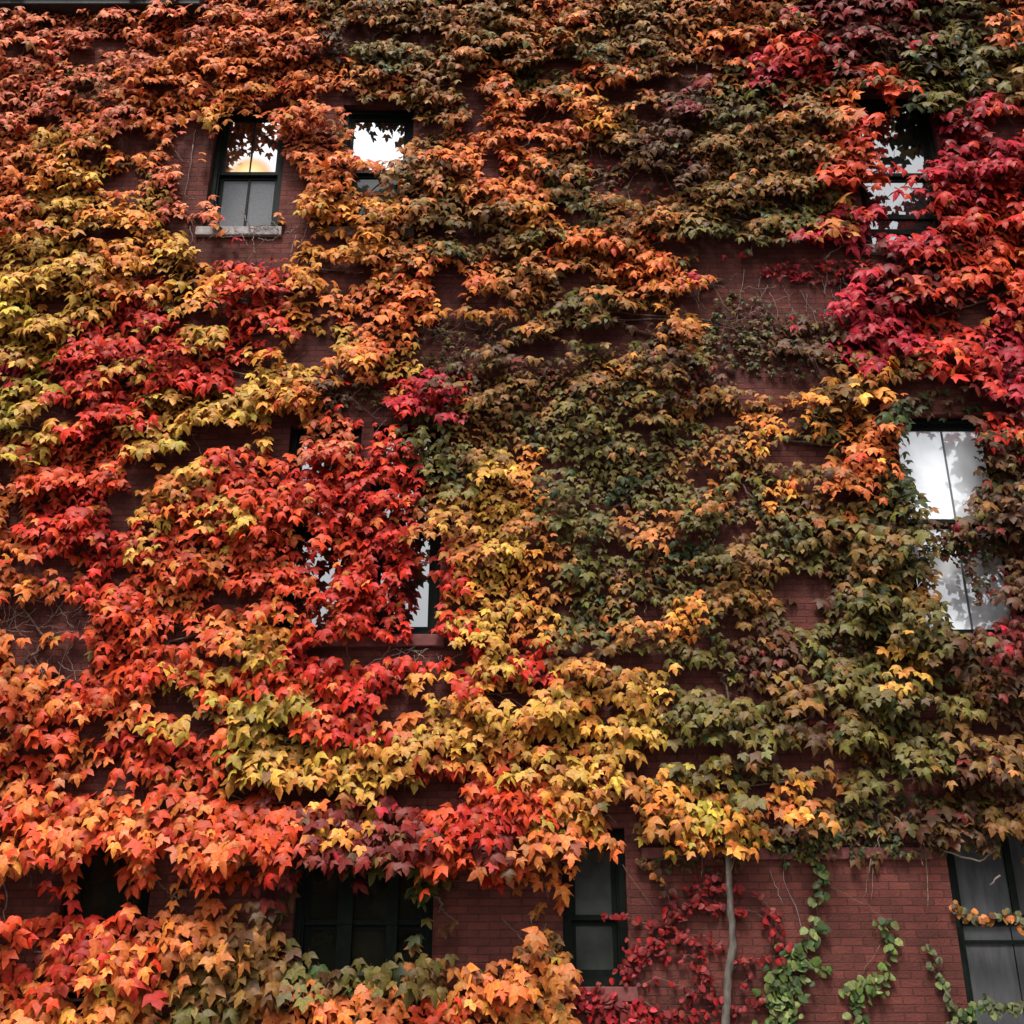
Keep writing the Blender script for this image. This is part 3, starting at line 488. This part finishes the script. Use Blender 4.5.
def size_at(px, py):
    s = .112 + (.010 if px < 330 and py > 250 else 0)
    if py > 600: s += .036 * min(1, (py - 600) / 300) * (1 if px < 560 else .55)
    if px > 830 and py < 420: s = .15
    if px > 700 and py < 90: s = max(s, .13)
    if 480 < px < 800 and 330 < py < 640: s = .100
    if px > 780 and 480 < py < 800: s = .122
    return s

leaves_by_vine = {i: [] for i in range(len(VINES))}; clumps_by_vine = {i: [] for i in range(len(VINES))}
def unit(v):
    v = np.array(v, float); return v / np.linalg.norm(v)
def add_leaf(vi, x, y, z, u, size, code, elev=None, br=1.0, swing=None):
    e = R(random.gauss(43 - 1.6 * max(0, z - 3), 16)) if elev is None else elev
    a = u * .55 + random.gauss(0, .33)
    n = np.array([math.sin(a) * math.cos(e), -math.cos(a) * math.cos(e), math.sin(e)])
    ang = (u * .45 + random.gauss(0, .38)) if swing is None else swing
    t = np.array([math.sin(ang), -.6, -math.cos(ang)])
    leaves_by_vine[vi].append(((x, y, z), t, n, size, code, br, random.gauss(0, .10)))

from mathutils import noise as mn
def fz(x, z, seed=0.0): return mn.noise((x, z, seed))
_off = {}
def patch_code(x, z, px, py):
    k = (int(math.floor((x + .12 * math.sin(z * 5)) / .34)), int(math.floor((z + .08 * math.sin(x * 4)) / .20)))
    if k not in _off: _off[k] = (random.gauss(0, 9), random.gauss(0, 6), math.exp(random.gauss(0, .10)))
    o = _off[k]; return code_at(px + o[0], py + o[1], 2), o[2]
NEAR = {'P': 'POT', 'O': 'OAPV', 'A': 'AYO', 'Y': 'YYAT', 'L': 'LYYB', 'R': 'RVVO', 'V': 'VOORV', 'C': 'CRM', 'M': 'MKC', 'B': 'BTGKG', 'T': 'TBBG', 'G': 'GGDBD', 'D': 'DGK', 'K': 'KBMG'}
def make_clump(X, Z, w, h, out, d0, n, scale=1.0, force=None):
    px0, py0 = proj(X, -(d0 + out * .5), Z - h * .4)
    code = force or code_at(px0, py0, 9); vi = vine_for(px0, py0, code)
    s0 = size_at(px0, py0) * scale; cb = math.exp(random.gauss(0, .12))
    clumps_by_vine[vi].append((X, Z, d0))
    rows = max(2, int(h / (s0 * .60)) + 1)
    for r in range(rows):
        v = r / (rows - 1); ww = w * (.55 + .45 * math.sin(math.pi * min(1, .25 + v * .6)))
        k = max(2, int(round(2 * ww / (s0 * .88))))
        ph = random.random() * .5
        for c in range(k):
            u = -1 + 2 * (c + .25 + ph * .5) / k + random.gauss(0, .12)
            x = X + u * ww + random.gauss(0, .012); z = Z - v * h - .38 * ww * u * u + random.gauss(0, .028)
            d = d0 + out * (v ** .8) * (1 - .35 * u * u) + random.gauss(0, .018)
            d = max(.03, d)
            px, py = proj(x, -d, z - s0 * .45)
            if in_gap(px, py): continue
            kx, ky = proj(x, -d, z)
            q = random.random()
            cd = code if q < .72 else (random.choice(NEAR[code]) if q < .90 else code_at(px, py, 12))
            add_leaf(vi, x, -d, z, u, s0 * min(1.55, math.exp(random.gauss(0, .24))), cd, br=cb * math.exp(random.gauss(0, .22)))

# the hanging tiers of foliage, laid over the whole wall in rough courses
def fol_field():
    z = 14.95; row = 0
    while z > .6:
        _, pyr = proj(0, -.15, z)
        s = size_at(300, pyr)
        dz = s * 1.55
        x = -7.3 + random.random() * .4
        while x < 7.3:
            px, py = proj(x, -.2, z)
            if -40 < px < 1064 and -60 < py < 1075:
                w = random.uniform(.18, .42) * (s / .15) ** .5; h = random.uniform(.16, .36) * (s / .15) ** .7; out = random.uniform(.08, .28)
                zz = z + random.gauss(0, .2)
                if random.random() > (.75 if 470 < px < 830 and 360 < py < 680 else .38):
                    make_clump(x + random.gauss(0, .07), zz, w, h, out, random.uniform(.12, .22) + .05 * math.sin(x * 2.1 + row * 1.7), 0)
            x += random.uniform(.34, .56) * (s / .15) ** .6
        z -= dz; row += 1
fol_field()
def mat():
    z = 14.95; row = 0
    while z > 1.0:
        _, pyr = proj(0, -.12, z); x = -7.4
        while x < 7.4:
            px, py = proj(x, -.12, z); s = size_at(px, py)
            if -30 < px < 1054 and -30 < py < 1050:
                xx = x + random.gauss(0, s * .22); zz = z + random.gauss(0, s * .2)
                d = .10 + .13 * fz(xx * 1.1, zz * 1.6, 3.3) + .05 * fz(xx * 3.5, zz * 6, 9.1) + random.gauss(0, .02); d = max(.03, d)
                hole = fz(xx * 1.7, zz * 3.0, 5.7) + .5 * fz(xx * 4, zz * 8, 1.1)
                qx, qy = proj(xx, -d, zz - s * .4)
                if hole < .56 and not in_gap(qx, qy, 1.02):
                    code, b = patch_code(xx, zz, qx, qy); q = random.random()
                    cd = code if q < .74 else (random.choice(NEAR[code]) if q < .93 else code_at(qx, qy, 12))
                    add_leaf(vine_for(qx, qy, code), xx, -d, zz, 1.4 * fz(xx * 1.3, zz * 2, 2.2), s * min(1.5, math.exp(random.gauss(-.02, .22))), cd, br=b * math.exp(random.gauss(0, .2)))
            x += s * .72
        z -= size_at(300, pyr) * .56; row += 1
mat()
# sprays that stand out in the photograph; some dark ones paint in shade: (px, py, half width, height, kind)
for px, py, w, h, cd in [(235, 738, .2, .25, 'L'), (262, 745, .24, .28, 'L'), (295, 758, .26, .26, 'Y'), (335, 755, .26, .22, 'Y'), (372, 742, .24, .2, 'A'), (410, 742, .3, .26, 'Y'), (445, 752, .25, .2, 'Y'), (350, 775, .2, .2, 'T'),
        (468, 672, .32, .28, 'Y'), (475, 690, .3, .2, 'A'), (555, 692, .28, .26, 'Y'), (590, 682, .26, .2, 'A'), (630, 678, .26, .24, 'Y'), (600, 712, .24, .2, 'A'), (640, 712, .2, .22, 'Y'), (610, 738, .26, .2, 'Y'), (535, 715, .24, .22, 'A'),
        (668, 790, .2, .22, 'A'), (695, 792, .32, .34, 'L'), (725, 800, .26, .22, 'A'), (745, 818, .3, .32, 'A'), (575, 790, .36, .24, 'A'), (565, 805, .28, .26, 'L'), (600, 800, .2, .26, 'A'),
        (142, 536, .2, .14, 'Y'), (142, 548, .2, .12, 'Y'), (200, 682, .22, .2, 'L'), (198, 695, .2, .2, 'B'), (268, 638, .26, .2, 'Y'), (262, 655, .24, .16, 'Y'),
        (288, 362, .22, .25, 'Y'), (270, 382, .24, .2, 'Y'), (245, 400, .26, .2, 'L'), (215, 415, .28, .22, 'Y'), (180, 430, .26, .18, 'L'), (150, 440, .24, .2, 'Y'), (120, 358, .14, .18, 'Y'), (150, 318, .2, .12, 'L'),
        (330, 438, .24, .2, 'V'), (390, 432, .3, .2, 'R'), (350, 460, .24, .2, 'V'), (390, 458, .24, .18, 'R'), (365, 482, .26, .2, 'R'), (400, 492, .16, .16, 'R'), (345, 502, .24, .2, 'R'), (375, 515, .3, .2, 'R'), (395, 530, .24, .16, 'R'), (350, 540, .2, .22, 'V'), (392, 550, .14, .14, 'R'),
        (345, 565, .16, .2, 'R'), (350, 585, .24, .16, 'R'), (375, 590, .14, .18, 'R'), (335, 602, .22, .2, 'V'), (360, 612, .16, .16, 'R'), (325, 622, .2, .14, 'R'), (375, 625, .2, .14, 'R'), (355, 635, .14, .12, 'R'),
        (1002, 425, .2, .2, 'D'), (1006, 450, .16, .2, 'K'), (1004, 480, .16, .2, 'D'), (930, 398, .3, .14, 'D'), (905, 415, .16, .2, 'D'), (1000, 505, .2, .16, 'K'), (1010, 560, .14, .2, 'K'), (300, 838, .24, .24, 'M'), (340, 842, .26, .22, 'M'), (385, 835, .22, .2, 'K'), (285, 862, .2, .2, 'M'), (310, 855, .18, .22, 'D'), (425, 880, .2, .22, 'D'), (440, 905, .16, .22, 'G'), (425, 925, .14, .2, 'D'), (275, 900, .16, .24, 'K'), (425, 372, .3, .16, 'C'), (440, 384, .34, .16, 'R'), (410, 396, .28, .16, 'C'), (600, 58, .26, .2, 'O'), (620, 66, .16, .2, 'O'), (545, 84, .2, .2, 'O'), (530, 100, .16, .16, 'O'),  # dark sprays round the pale window's head stand in for the shade there
        (670, 272, .24, .16, 'O'), (700, 274, .28, .16, 'A'), (722, 282, .16, .2, 'A'), (252, 262, .2, .18, 'R'), (262, 276, .22, .16, 'R'), (225, 292, .2, .18, 'R'), (605, 240, .3, .2, 'T'), (640, 248, .26, .22, 'O'),
        (480, 780, .24, .24, 'V'), (505, 775, .22, .2, 'R'), (460, 810, .24, .24, 'V'), (490, 812, .28, .22, 'R'), (440, 832, .2, .2, 'V'), (500, 850, .24, .24, 'V'),
        (85, 945, .3, .3, 'R'), (60, 965, .3, .3, 'V'), (140, 950, .3, .3, 'R'), (110, 955, .2, .25, 'Y'), (100, 985, .3, .34, 'A'), (40, 1000, .35, .2, 'O'), (125, 1000, .3, .3, 'T')]:
    X, _, Z = at(px, py, -.22); make_clump(X, Z + .02, w, h, .14, .15, 0, force=cd)
# thick overhang of old growth that bulges out above the ground floor windows
for px in range(-20, 640, 24):
    for py, dd in ((806, .30), (832, .42)):
        if px > 560 and py > 820: continue
        qx, qy = px + random.gauss(0, 7), py + random.gauss(0, 9) - (14 if px > 400 else 0)
        X, _, Z = at(qx, qy, -dd); make_clump(X, Z, random.uniform(.2, .32), random.uniform(.18, .28), .16, dd - .06, 0)
# inner leaves by the wall: smaller, duller in kind, colours darkened to deepen shade
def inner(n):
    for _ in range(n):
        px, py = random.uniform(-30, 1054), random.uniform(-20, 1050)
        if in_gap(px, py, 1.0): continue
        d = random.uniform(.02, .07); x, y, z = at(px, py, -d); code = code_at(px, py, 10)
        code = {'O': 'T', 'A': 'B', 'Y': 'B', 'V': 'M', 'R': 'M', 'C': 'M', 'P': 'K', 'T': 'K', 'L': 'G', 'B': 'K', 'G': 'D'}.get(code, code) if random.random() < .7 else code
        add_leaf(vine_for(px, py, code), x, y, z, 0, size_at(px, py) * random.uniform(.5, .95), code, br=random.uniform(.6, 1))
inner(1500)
# small leaves that creep thinly over hollows and bare brick: (cx, cy, rx, ry, count, codes, size)
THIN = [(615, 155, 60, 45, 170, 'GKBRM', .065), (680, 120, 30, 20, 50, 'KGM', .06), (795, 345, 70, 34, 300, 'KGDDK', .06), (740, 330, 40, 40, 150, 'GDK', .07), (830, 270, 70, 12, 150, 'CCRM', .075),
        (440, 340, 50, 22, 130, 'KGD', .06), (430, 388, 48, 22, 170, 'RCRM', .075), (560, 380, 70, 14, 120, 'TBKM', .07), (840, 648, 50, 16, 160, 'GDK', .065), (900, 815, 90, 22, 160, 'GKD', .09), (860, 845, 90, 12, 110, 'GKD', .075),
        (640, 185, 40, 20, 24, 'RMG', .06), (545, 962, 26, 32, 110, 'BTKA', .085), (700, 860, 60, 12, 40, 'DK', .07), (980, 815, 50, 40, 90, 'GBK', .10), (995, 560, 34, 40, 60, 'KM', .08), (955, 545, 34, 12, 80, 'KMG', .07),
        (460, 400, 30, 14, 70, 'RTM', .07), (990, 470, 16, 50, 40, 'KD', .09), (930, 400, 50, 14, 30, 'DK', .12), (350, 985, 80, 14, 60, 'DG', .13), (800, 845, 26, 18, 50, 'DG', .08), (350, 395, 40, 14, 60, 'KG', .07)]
for cx, cy, rx, ry, n, codes, s in THIN:
    for _ in range(n):
        a, q = random.uniform(0, 6.283), math.sqrt(random.random()); px, py = cx + rx * q * math.cos(a), cy + ry * q * math.sin(a)
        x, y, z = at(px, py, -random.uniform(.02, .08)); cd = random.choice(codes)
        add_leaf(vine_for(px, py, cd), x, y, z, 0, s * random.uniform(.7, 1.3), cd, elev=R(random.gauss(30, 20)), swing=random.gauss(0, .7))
# lone leaves seen against the gaps: (px, py, code)
for px, py, cd in [(206, 163, 'O'), (223, 236, 'O'), (240, 244, 'C'), (182, 238, 'Y'), (480, 90, 'O'), (275, 798, 'M'), (50, 574, 'O'), (45, 590, 'O'), (55, 598, 'O'), (8, 596, 'O'), (92, 602, 'V'), (190, 597, 'O'),
                   (55, 892, 'R'), (45, 888, 'R'), (40, 640, 'O'), (28, 642, 'O'), (60, 644, 'A'), (262, 118, 'O'), (245, 116, 'O'), (278, 118, 'O'), (912, 182, 'R'), (925, 176, 'C'), (900, 172, 'R'), (918, 192, 'C'), (885, 172, 'R'), (905, 196, 'V'), (950, 205, 'M'),
                   (495, 886, 'R'), (450, 930, 'K'), (345, 872, 'M'), (355, 884, 'M'), (110, 575, 'R'), (370, 612, 'R'), (330, 630, 'R')]:
    s = size_at(px, py)
    for _ in range(2):
        x, y, z = at(px + random.gauss(0, 4), py - 5 + random.gauss(0, 3), -random.uniform(.08, .2)); add_leaf(vine_for(px, py, cd), x, y, z, random.gauss(0, .4), s * random.uniform(.8, 1.1), cd)

# build the vines
roots = {}
print('leaves', sum(len(v) for v in leaves_by_vine.values()))
for i, (lab, pal, seeds) in enumerate(VINES):
    ls = leaves_by_vine[i]
    if not ls: print('EMPTY', lab); continue
    cl = clumps_by_vine[i]
    lx = sum(l[0][0] for l in ls) / len(ls); lz = min(l[0][2] for l in ls)
    root = empty('ivy_vine', lab, 'ivy vine', (lx, -.02, lz), 'ivy vines climbing the brick wall'); roots[i] = root
    leaf_mesh('foliage', ls, root)
    # stems creep up the wall through the seeds, with a shoot out to each tier
    tw = MB(); pts = sorted([at(*s, -.03) for s in seeds], key=lambda p: p[2])
    path = []
    for a, b_ in zip(pts, pts[1:] or pts):
        for k in range(7):
            t = k / 7; path.append((a[0] + (b_[0] - a[0]) * t + random.gauss(0, .03), -.025 - random.random() * .02, a[2] + (b_[2] - a[2]) * t))
    if len(path) < 3: path = [(pts[0][0] + .02 * k, -.03, pts[0][2] - .35 + .12 * k) for k in range(5)]
    tw.tube(path, [.014 * (1 - .6 * k / len(path)) + .003 for k in range(len(path))], 5)
    for X, Z, d0 in cl:
        q = min(path, key=lambda p: (p[0] - X) ** 2 + (p[2] - Z) ** 2)
        if random.random() < .75 and math.hypot(q[0] - X, q[2] - Z) < .9:
            mid = ((q[0] + X) / 2 + random.gauss(0, .08), -.04, (q[2] + Z) / 2 + random.gauss(0, .06))
            pt = [q]
            for k in range(1, 8):
                t = k / 8; pt.append(tuple((1 - t) ** 2 * q[j] + 2 * t * (1 - t) * mid[j] + t * t * (X, -(d0 + .02), Z - .03)[j] + random.gauss(0, .008) for j in range(3)))
            # keep shoots off the glass
            if any(w[0] - .02 < p[0] < w[1] + .02 and w[2] < p[2] < w[3] for w in WINS for p in pt): continue
            tw.tube(pt, [.006 * (1 - .6 * k / len(pt)) + .0015 for k in range(len(pt))], 4)
    o = tw.build('stem', M['twig'], root, smooth=True)

# ------------------------------------------------------------------ trunk of the woody vine
root = roots[len(VINES) - 1]
b = MB(); tp = [(728, 1120), (727, 1075), (725, 1024), (727, 1000), (728, 975), (733, 945), (731, 915), (729, 885), (728, 850), (733, 820), (722, 800)]
path = []
for (x0, y0), (x1, y1) in zip(tp, tp[1:]):
    for k in range(5):
        t = k / 5; p = at(x0 + (x1 - x0) * t + random.gauss(0, .35), y0 + (y1 - y0) * t, -.09); path.append(p)
rad = [.043 * (1 - .35 * k / len(path)) * (1 + random.uniform(-.09, .09)) for k in range(len(path))]
b.tube(path, rad, 12); b.tube([at(729, 850, -.09), at(722, 835, -.11), at(706, 822, -.14), at(690, 800, -.16)], [.028, .024, .019, .012], 8); b.tube([at(730, 842, -.09), at(742, 828, -.12), at(752, 812, -.15)], [.024, .018, .01], 8); b.tube([at(728, 975, -.09), at(736, 966, -.06), at(750, 962, -.035)], [.012, .009, .004], 6); t = b.build('trunk', M['bark'], root, smooth=True)

# ------------------------------------------------------------------ separate creepers on the brick, following lines
def creeper(label, lines, codes, size, dens, spread, cat='creeper', elev=28, thick=.004, group='small creepers on the lower brick'):
    allp = []; lv = []; tw = MB()
    for line in lines:
        sprd = spread
        if isinstance(line, tuple): line, sprd, dn = line
        else: dn = dens
        pts = []
        for (x0, y0), (x1, y1) in zip(line, line[1:]):
            n = max(2, int(math.hypot(x1 - x0, y1 - y0) / 7))
            for k in range(n):
                t = k / n; pts.append((x0 + (x1 - x0) * t + random.gauss(0, .7), y0 + (y1 - y0) * t + random.gauss(0, .7)))
        pts.append(line[-1]); W = [at(*p, -.022 - random.random() * .012) for p in pts]; allp += W
        tw.tube(W, [thick * (1 - .5 * k / len(W)) for k in range(len(W))], 4)
        L = sum(math.hypot(a[0] - c[0], a[1] - c[1]) for a, c in zip(line, line[1:]))
        for _ in range(int(L * dn * (.55 if 'd' in codes else .75))):
            k = random.randrange(len(pts)); px, py = pts[k]
            px += random.gauss(0, sprd); py += random.gauss(0, sprd)
            x, y, z = at(px, py, -random.uniform(.03, .09)); e = R(random.gauss(elev, 16)); a = random.gauss(0, .5); sw = random.gauss(0, .7)
            lv.append(((x, y, z), np.array([math.sin(sw), -.3, -math.cos(sw)]), np.array([math.sin(a) * math.cos(e), -math.cos(a) * math.cos(e), math.sin(e)]), size * random.uniform(.65, 1.3), random.choice(codes), math.exp(random.gauss(0, .25)), random.gauss(0, .08)))
    cx = sum(p[0] for p in allp) / len(allp); cz = min(p[2] for p in allp)
    r = empty('creeper', label, cat, (cx, -.02, cz), group)
    tw.build('stem', M['twig'], r, smooth=True)
    if lv: leaf_mesh('foliage', lv, r, OVT if size < .09 else TPL)
    return r
PAL.update({'g': (98, 120, 58), 'h': (66, 88, 48), 'j': (126, 138, 82), 'c': (160, 32, 34), 'd': (118, 30, 31), 'e': (110, 116, 84)})
EDGE_TINT.update({k: (.95, .95, .9) for k in 'ghje'})
creeper('green creeper strand hanging from the ledge, bushy at its foot', [
    ([(806, 845), (818, 862), (824, 885), (818, 905), (817, 925), (806, 945), (796, 960)], 3.4, .62), ([(796, 955), (782, 975), (775, 995), (778, 1030)], 9, 1.7), ([(800, 960), (790, 985), (785, 1030)], 8, 1.2), ([(806, 960), (822, 964), (838, 972)], 2, .45)], 'ghhjj', .082, .5, 4)
creeper('short leafy green creeper with a bare arching stem on the red brick', [
    ([(852, 985), (865, 980), (878, 985)], 5, 2.0), ([(850, 985), (855, 1000), (857, 1030)], 4, 1.1), ([(878, 980), (884, 965), (890, 945), (893, 930), (885, 922)], 3.4, .55), ([(831, 887), (868, 905), (888, 922), (900, 935), (905, 950), (899, 960)], 1, .02), ([(862, 975), (872, 958), (880, 945)], 1, .02)], 'ghjj', .075, .5, 3)
creeper('grey green creeper strand at the edge of the lower right window', [
    ([(930, 948), (937, 965), (943, 982), (950, 1000), (958, 1030)], 3.4, .7), ([(958, 1024), (968, 1010), (985, 1004), (1030, 1008)], 4, 1.3), ([(985, 1000), (990, 996)], 3, .6)], 'heej', .07, .5, 3)
creeper('rusty green creeper lying across the rail of the lower right window', [([(955, 905), (965, 914), (985, 917), (1005, 914), (1035, 920)], 3, 1.1), ([(1015, 915), (1022, 930)], 3, .8)], 'eBTK', .07, .6, 3)
creeper('crimson creeper fanning over the brick beside the pale trunk', [
    ([(605, 915), (630, 917), (650, 925), (672, 930), (695, 940)], 2.6, .9), ([(620, 975), (640, 950), (660, 940), (680, 910), (705, 890), (720, 875)], 6, 1.6), ([(640, 945), (630, 960), (624, 975)], 6, 2.2),
    ([(672, 915), (668, 895)], 3, 1.0), ([(690, 905), (730, 905), (755, 912), (775, 930), (788, 945)], 3, .9), ([(690, 890), (735, 887), (760, 895), (785, 925)], 2.6, .7), ([(680, 935), (710, 935), (718, 945)], 3, .8),
    ([(665, 955), (690, 955), (700, 970), (706, 985)], 4, 1.0), ([(700, 945), (702, 965), (720, 1000)], 3, .7), ([(640, 985), (660, 978), (690, 990), (725, 1000)], 2, .5), ([(735, 960), (760, 958), (785, 955)], 2.4, .8),
    ([(695, 1010), (690, 995), (698, 985)], 4, 1.0), ([(740, 985), (752, 975)], 2, .6), ([(745, 1003), (758, 1000), (765, 995)], 3, 1.4), ([(640, 1000), (660, 1010), (690, 1015), (740, 1012)], 6, .9)], 'ccddM', .062, .8, 3)
creeper('crimson creeper along the bottom under the narrow dusty window', [
    ([(560, 985), (585, 1000), (610, 1003), (640, 1010), (660, 1028)], 6, 2.4), ([(570, 985), (600, 995)], 5, 1.6), ([(590, 1010), (640, 1024)], 6, 1.2)], 'cdMC', .07, .8, 3)
creeper('tan leaved creeper wisp on the brick right of the narrow window', [([(640, 858), (652, 865), (660, 878), (668, 890)], 2.2, .9), ([(622, 865), (640, 890), (655, 910)], 1, .02)], 'BKT', .07, .6, 3)
for lab, ln in [('thin dark ivy wisp hanging over the lower pane of the pale window', [([(962, 545), (970, 565), (976, 585), (978, 600)], 2.6, 1.1), ([(984, 548), (985, 570), (982, 582)], 2, .8), ([(950, 545), (958, 562)], 3, 1.0), ([(940, 548), (975, 545), (1010, 552)], 5, 1.8)])]:
    creeper(lab, ln, 'KD', .06, 1, 3, 'creeper', group='hanging ivy wisps')
# bare twigs: things of their own, each a visible tangle
def twigs(label, segs, r=.004, wob=1.2, plane=-.03):
    b = MB()
    for s in segs:
        pts = []
        for (x0, y0), (x1, y1) in zip(s, s[1:]):
            for k in range(4): pts.append((x0 + (x1 - x0) * k / 4 + random.gauss(0, wob * .4), y0 + (y1 - y0) * k / 4 + random.gauss(0, wob * .4)))
        pts.append(s[-1]); b.tube([at(*p, plane - random.random() * .02) for p in pts], [r * (1.1 - .6 * k / len(pts)) for k in range(len(pts))], 5)
    o = b.build('bare_vine', M['twig2'], None, smooth=True); o['label'] = label; o['category'] = 'bare vine'; o['group'] = 'leafless vine stems on the wall'
    return o
M['twig2'] = noisy('dry_vine', (.22, .17, .15), .9, 30, .4)
def scribble(cx, cy, rx, ry, n, ln=30):
    out = []
    for _ in range(n):
        x, y = cx + random.uniform(-rx, rx), cy + random.uniform(-ry, ry); a = random.choice([1.57, -1.57, 0, 3.14]) + random.gauss(0, .7); s = [(x, y)]
        for k in range(5): a += random.gauss(0, .35); x += math.cos(a) * ln / 5; y += math.sin(a) * ln / 5; s.append((x, y))
        out.append(s)
    return out
twigs('tangle of dry vine stems on bare brick left of the pink creeping ivy', scribble(800, 310, 45, 30, 26, 34) + [[(845, 270), (838, 290)], [(800, 290), (812, 310), (822, 340)], [(770, 292), (778, 310), (776, 330)], [(685, 310), (695, 330), (700, 350), (700, 378)], [(745, 270), (740, 300), (735, 330)]])
twigs('dry vine stems on dark brick at the left edge under orange sprays', scribble(40, 610, 45, 25, 20, 36) + scribble(50, 660, 30, 22, 9, 30) + [[(60, 740), (54, 700), (62, 660), (80, 620)], [(0, 580), (25, 582)]])
twigs('pale curled vine stem at the left edge beside the black window', [[(2, 878), (8, 898), (4, 912), (6, 925), (10, 940)]], .008)
twigs('thin dry stems on brick left of the glowing window', [[(193, 145), (190, 165), (188, 180), (184, 195)], [(193, 145), (196, 130)], [(175, 150), (182, 160), (190, 163)], [(190, 226), (193, 240), (186, 250)]], .005)
twigs('dry twigs lying along the sill of the glowing window', scribble(252, 232, 34, 6, 12, 24) + [[(300, 260), (302, 240), (308, 225)], [(290, 255), (296, 235)]], .006, 1.2, -.07)
twigs('looped dry stem on the small bare brick patch', [[(630, 205), (628, 190), (632, 178), (640, 170)], [(602, 160), (598, 145), (600, 130)], [(640, 195), (645, 185)]] + scribble(630, 150, 40, 30, 12, 22), .005)
twigs('thin dry stems trailing on red brick below the ledge', [[(872, 858), (873, 875), (871, 900)], [(806, 940), (795, 905), (784, 880), (785, 850)], [(783, 905), (775, 885), (770, 870)]], .0035)
twigs('grey branch slanting above the lower right window', [[(870, 800), (905, 825), (925, 840), (943, 850)], [(905, 825), (912, 815)], [(943, 850), (980, 862), (995, 850), (994, 835)], [(1000, 875), (990, 885)]], .011)
twigs('dry stems hanging under the orange ivy tip near the centre', scribble(700, 330, 20, 20, 7, 30) + scribble(460, 335, 35, 15, 14, 24) + scribble(370, 415, 20, 8, 6, 24), .004)
twigs('bare stems under the sill of the middle windows', [[(415, 700), (416, 680), (414, 655)], [(395, 655), (375, 660), (350, 680)]] + scribble(425, 655, 24, 8, 12, 20), .005)

# ------------------------------------------------------------------ camera, sky, sun
cam = bpy.data.cameras.new('camera'); co = bpy.data.objects.new('camera', cam); C.objects.link(co)
co.location = (0, CAMY, CAMZ); co.rotation_euler = (math.pi / 2 + PITCH, 0, 0)
cam.sensor_width = 36; cam.lens = F / 1024 * 36; cam.clip_end = 1000; sc.camera = co
SUN_EL, SUN_AZ = 61, 12      # azimuth measured from straight in front of the wall, towards the left
d = np.array([-math.sin(R(SUN_AZ)) * math.cos(R(SUN_EL)), -math.cos(R(SUN_AZ)) * math.cos(R(SUN_EL)), math.sin(R(SUN_EL))])
sun = bpy.data.lights.new('sun', 'SUN'); sun.energy = 1.5; sun.angle = R(14); sun.color = (1, .96, .9)
so = bpy.data.objects.new('sun', sun); C.objects.link(so)
from mathutils import Vector
so.rotation_euler = Vector(tuple(d)).to_track_quat('Z', 'Y').to_euler()
w = bpy.data.worlds.new('World'); sc.world = w; w.use_nodes = True; nt = w.node_tree
bg = nt.nodes['Background']; sky = N(nt, 'ShaderNodeTexSky', sky_type='NISHITA'); sky.sun_disc = False
sky.sun_elevation = R(SUN_EL); sky.sun_rotation = math.atan2(d[0], d[1]); sky.dust_density = 6; sky.air_density = 1.2; sky.ozone_density = .6
hs = N(nt, 'ShaderNodeHueSaturation'); hs.inputs['Saturation'].default_value = .10
nt.links.new(sky.outputs[0], hs.inputs['Color']); nt.links.new(hs.outputs[0], bg.inputs['Color']); bg.inputs['Strength'].default_value = .075
sc.view_settings.view_transform = 'Standard'; sc.view_settings.look = 'None'; sc.view_settings.gamma = 1; sc.view_settings.exposure = 1.40
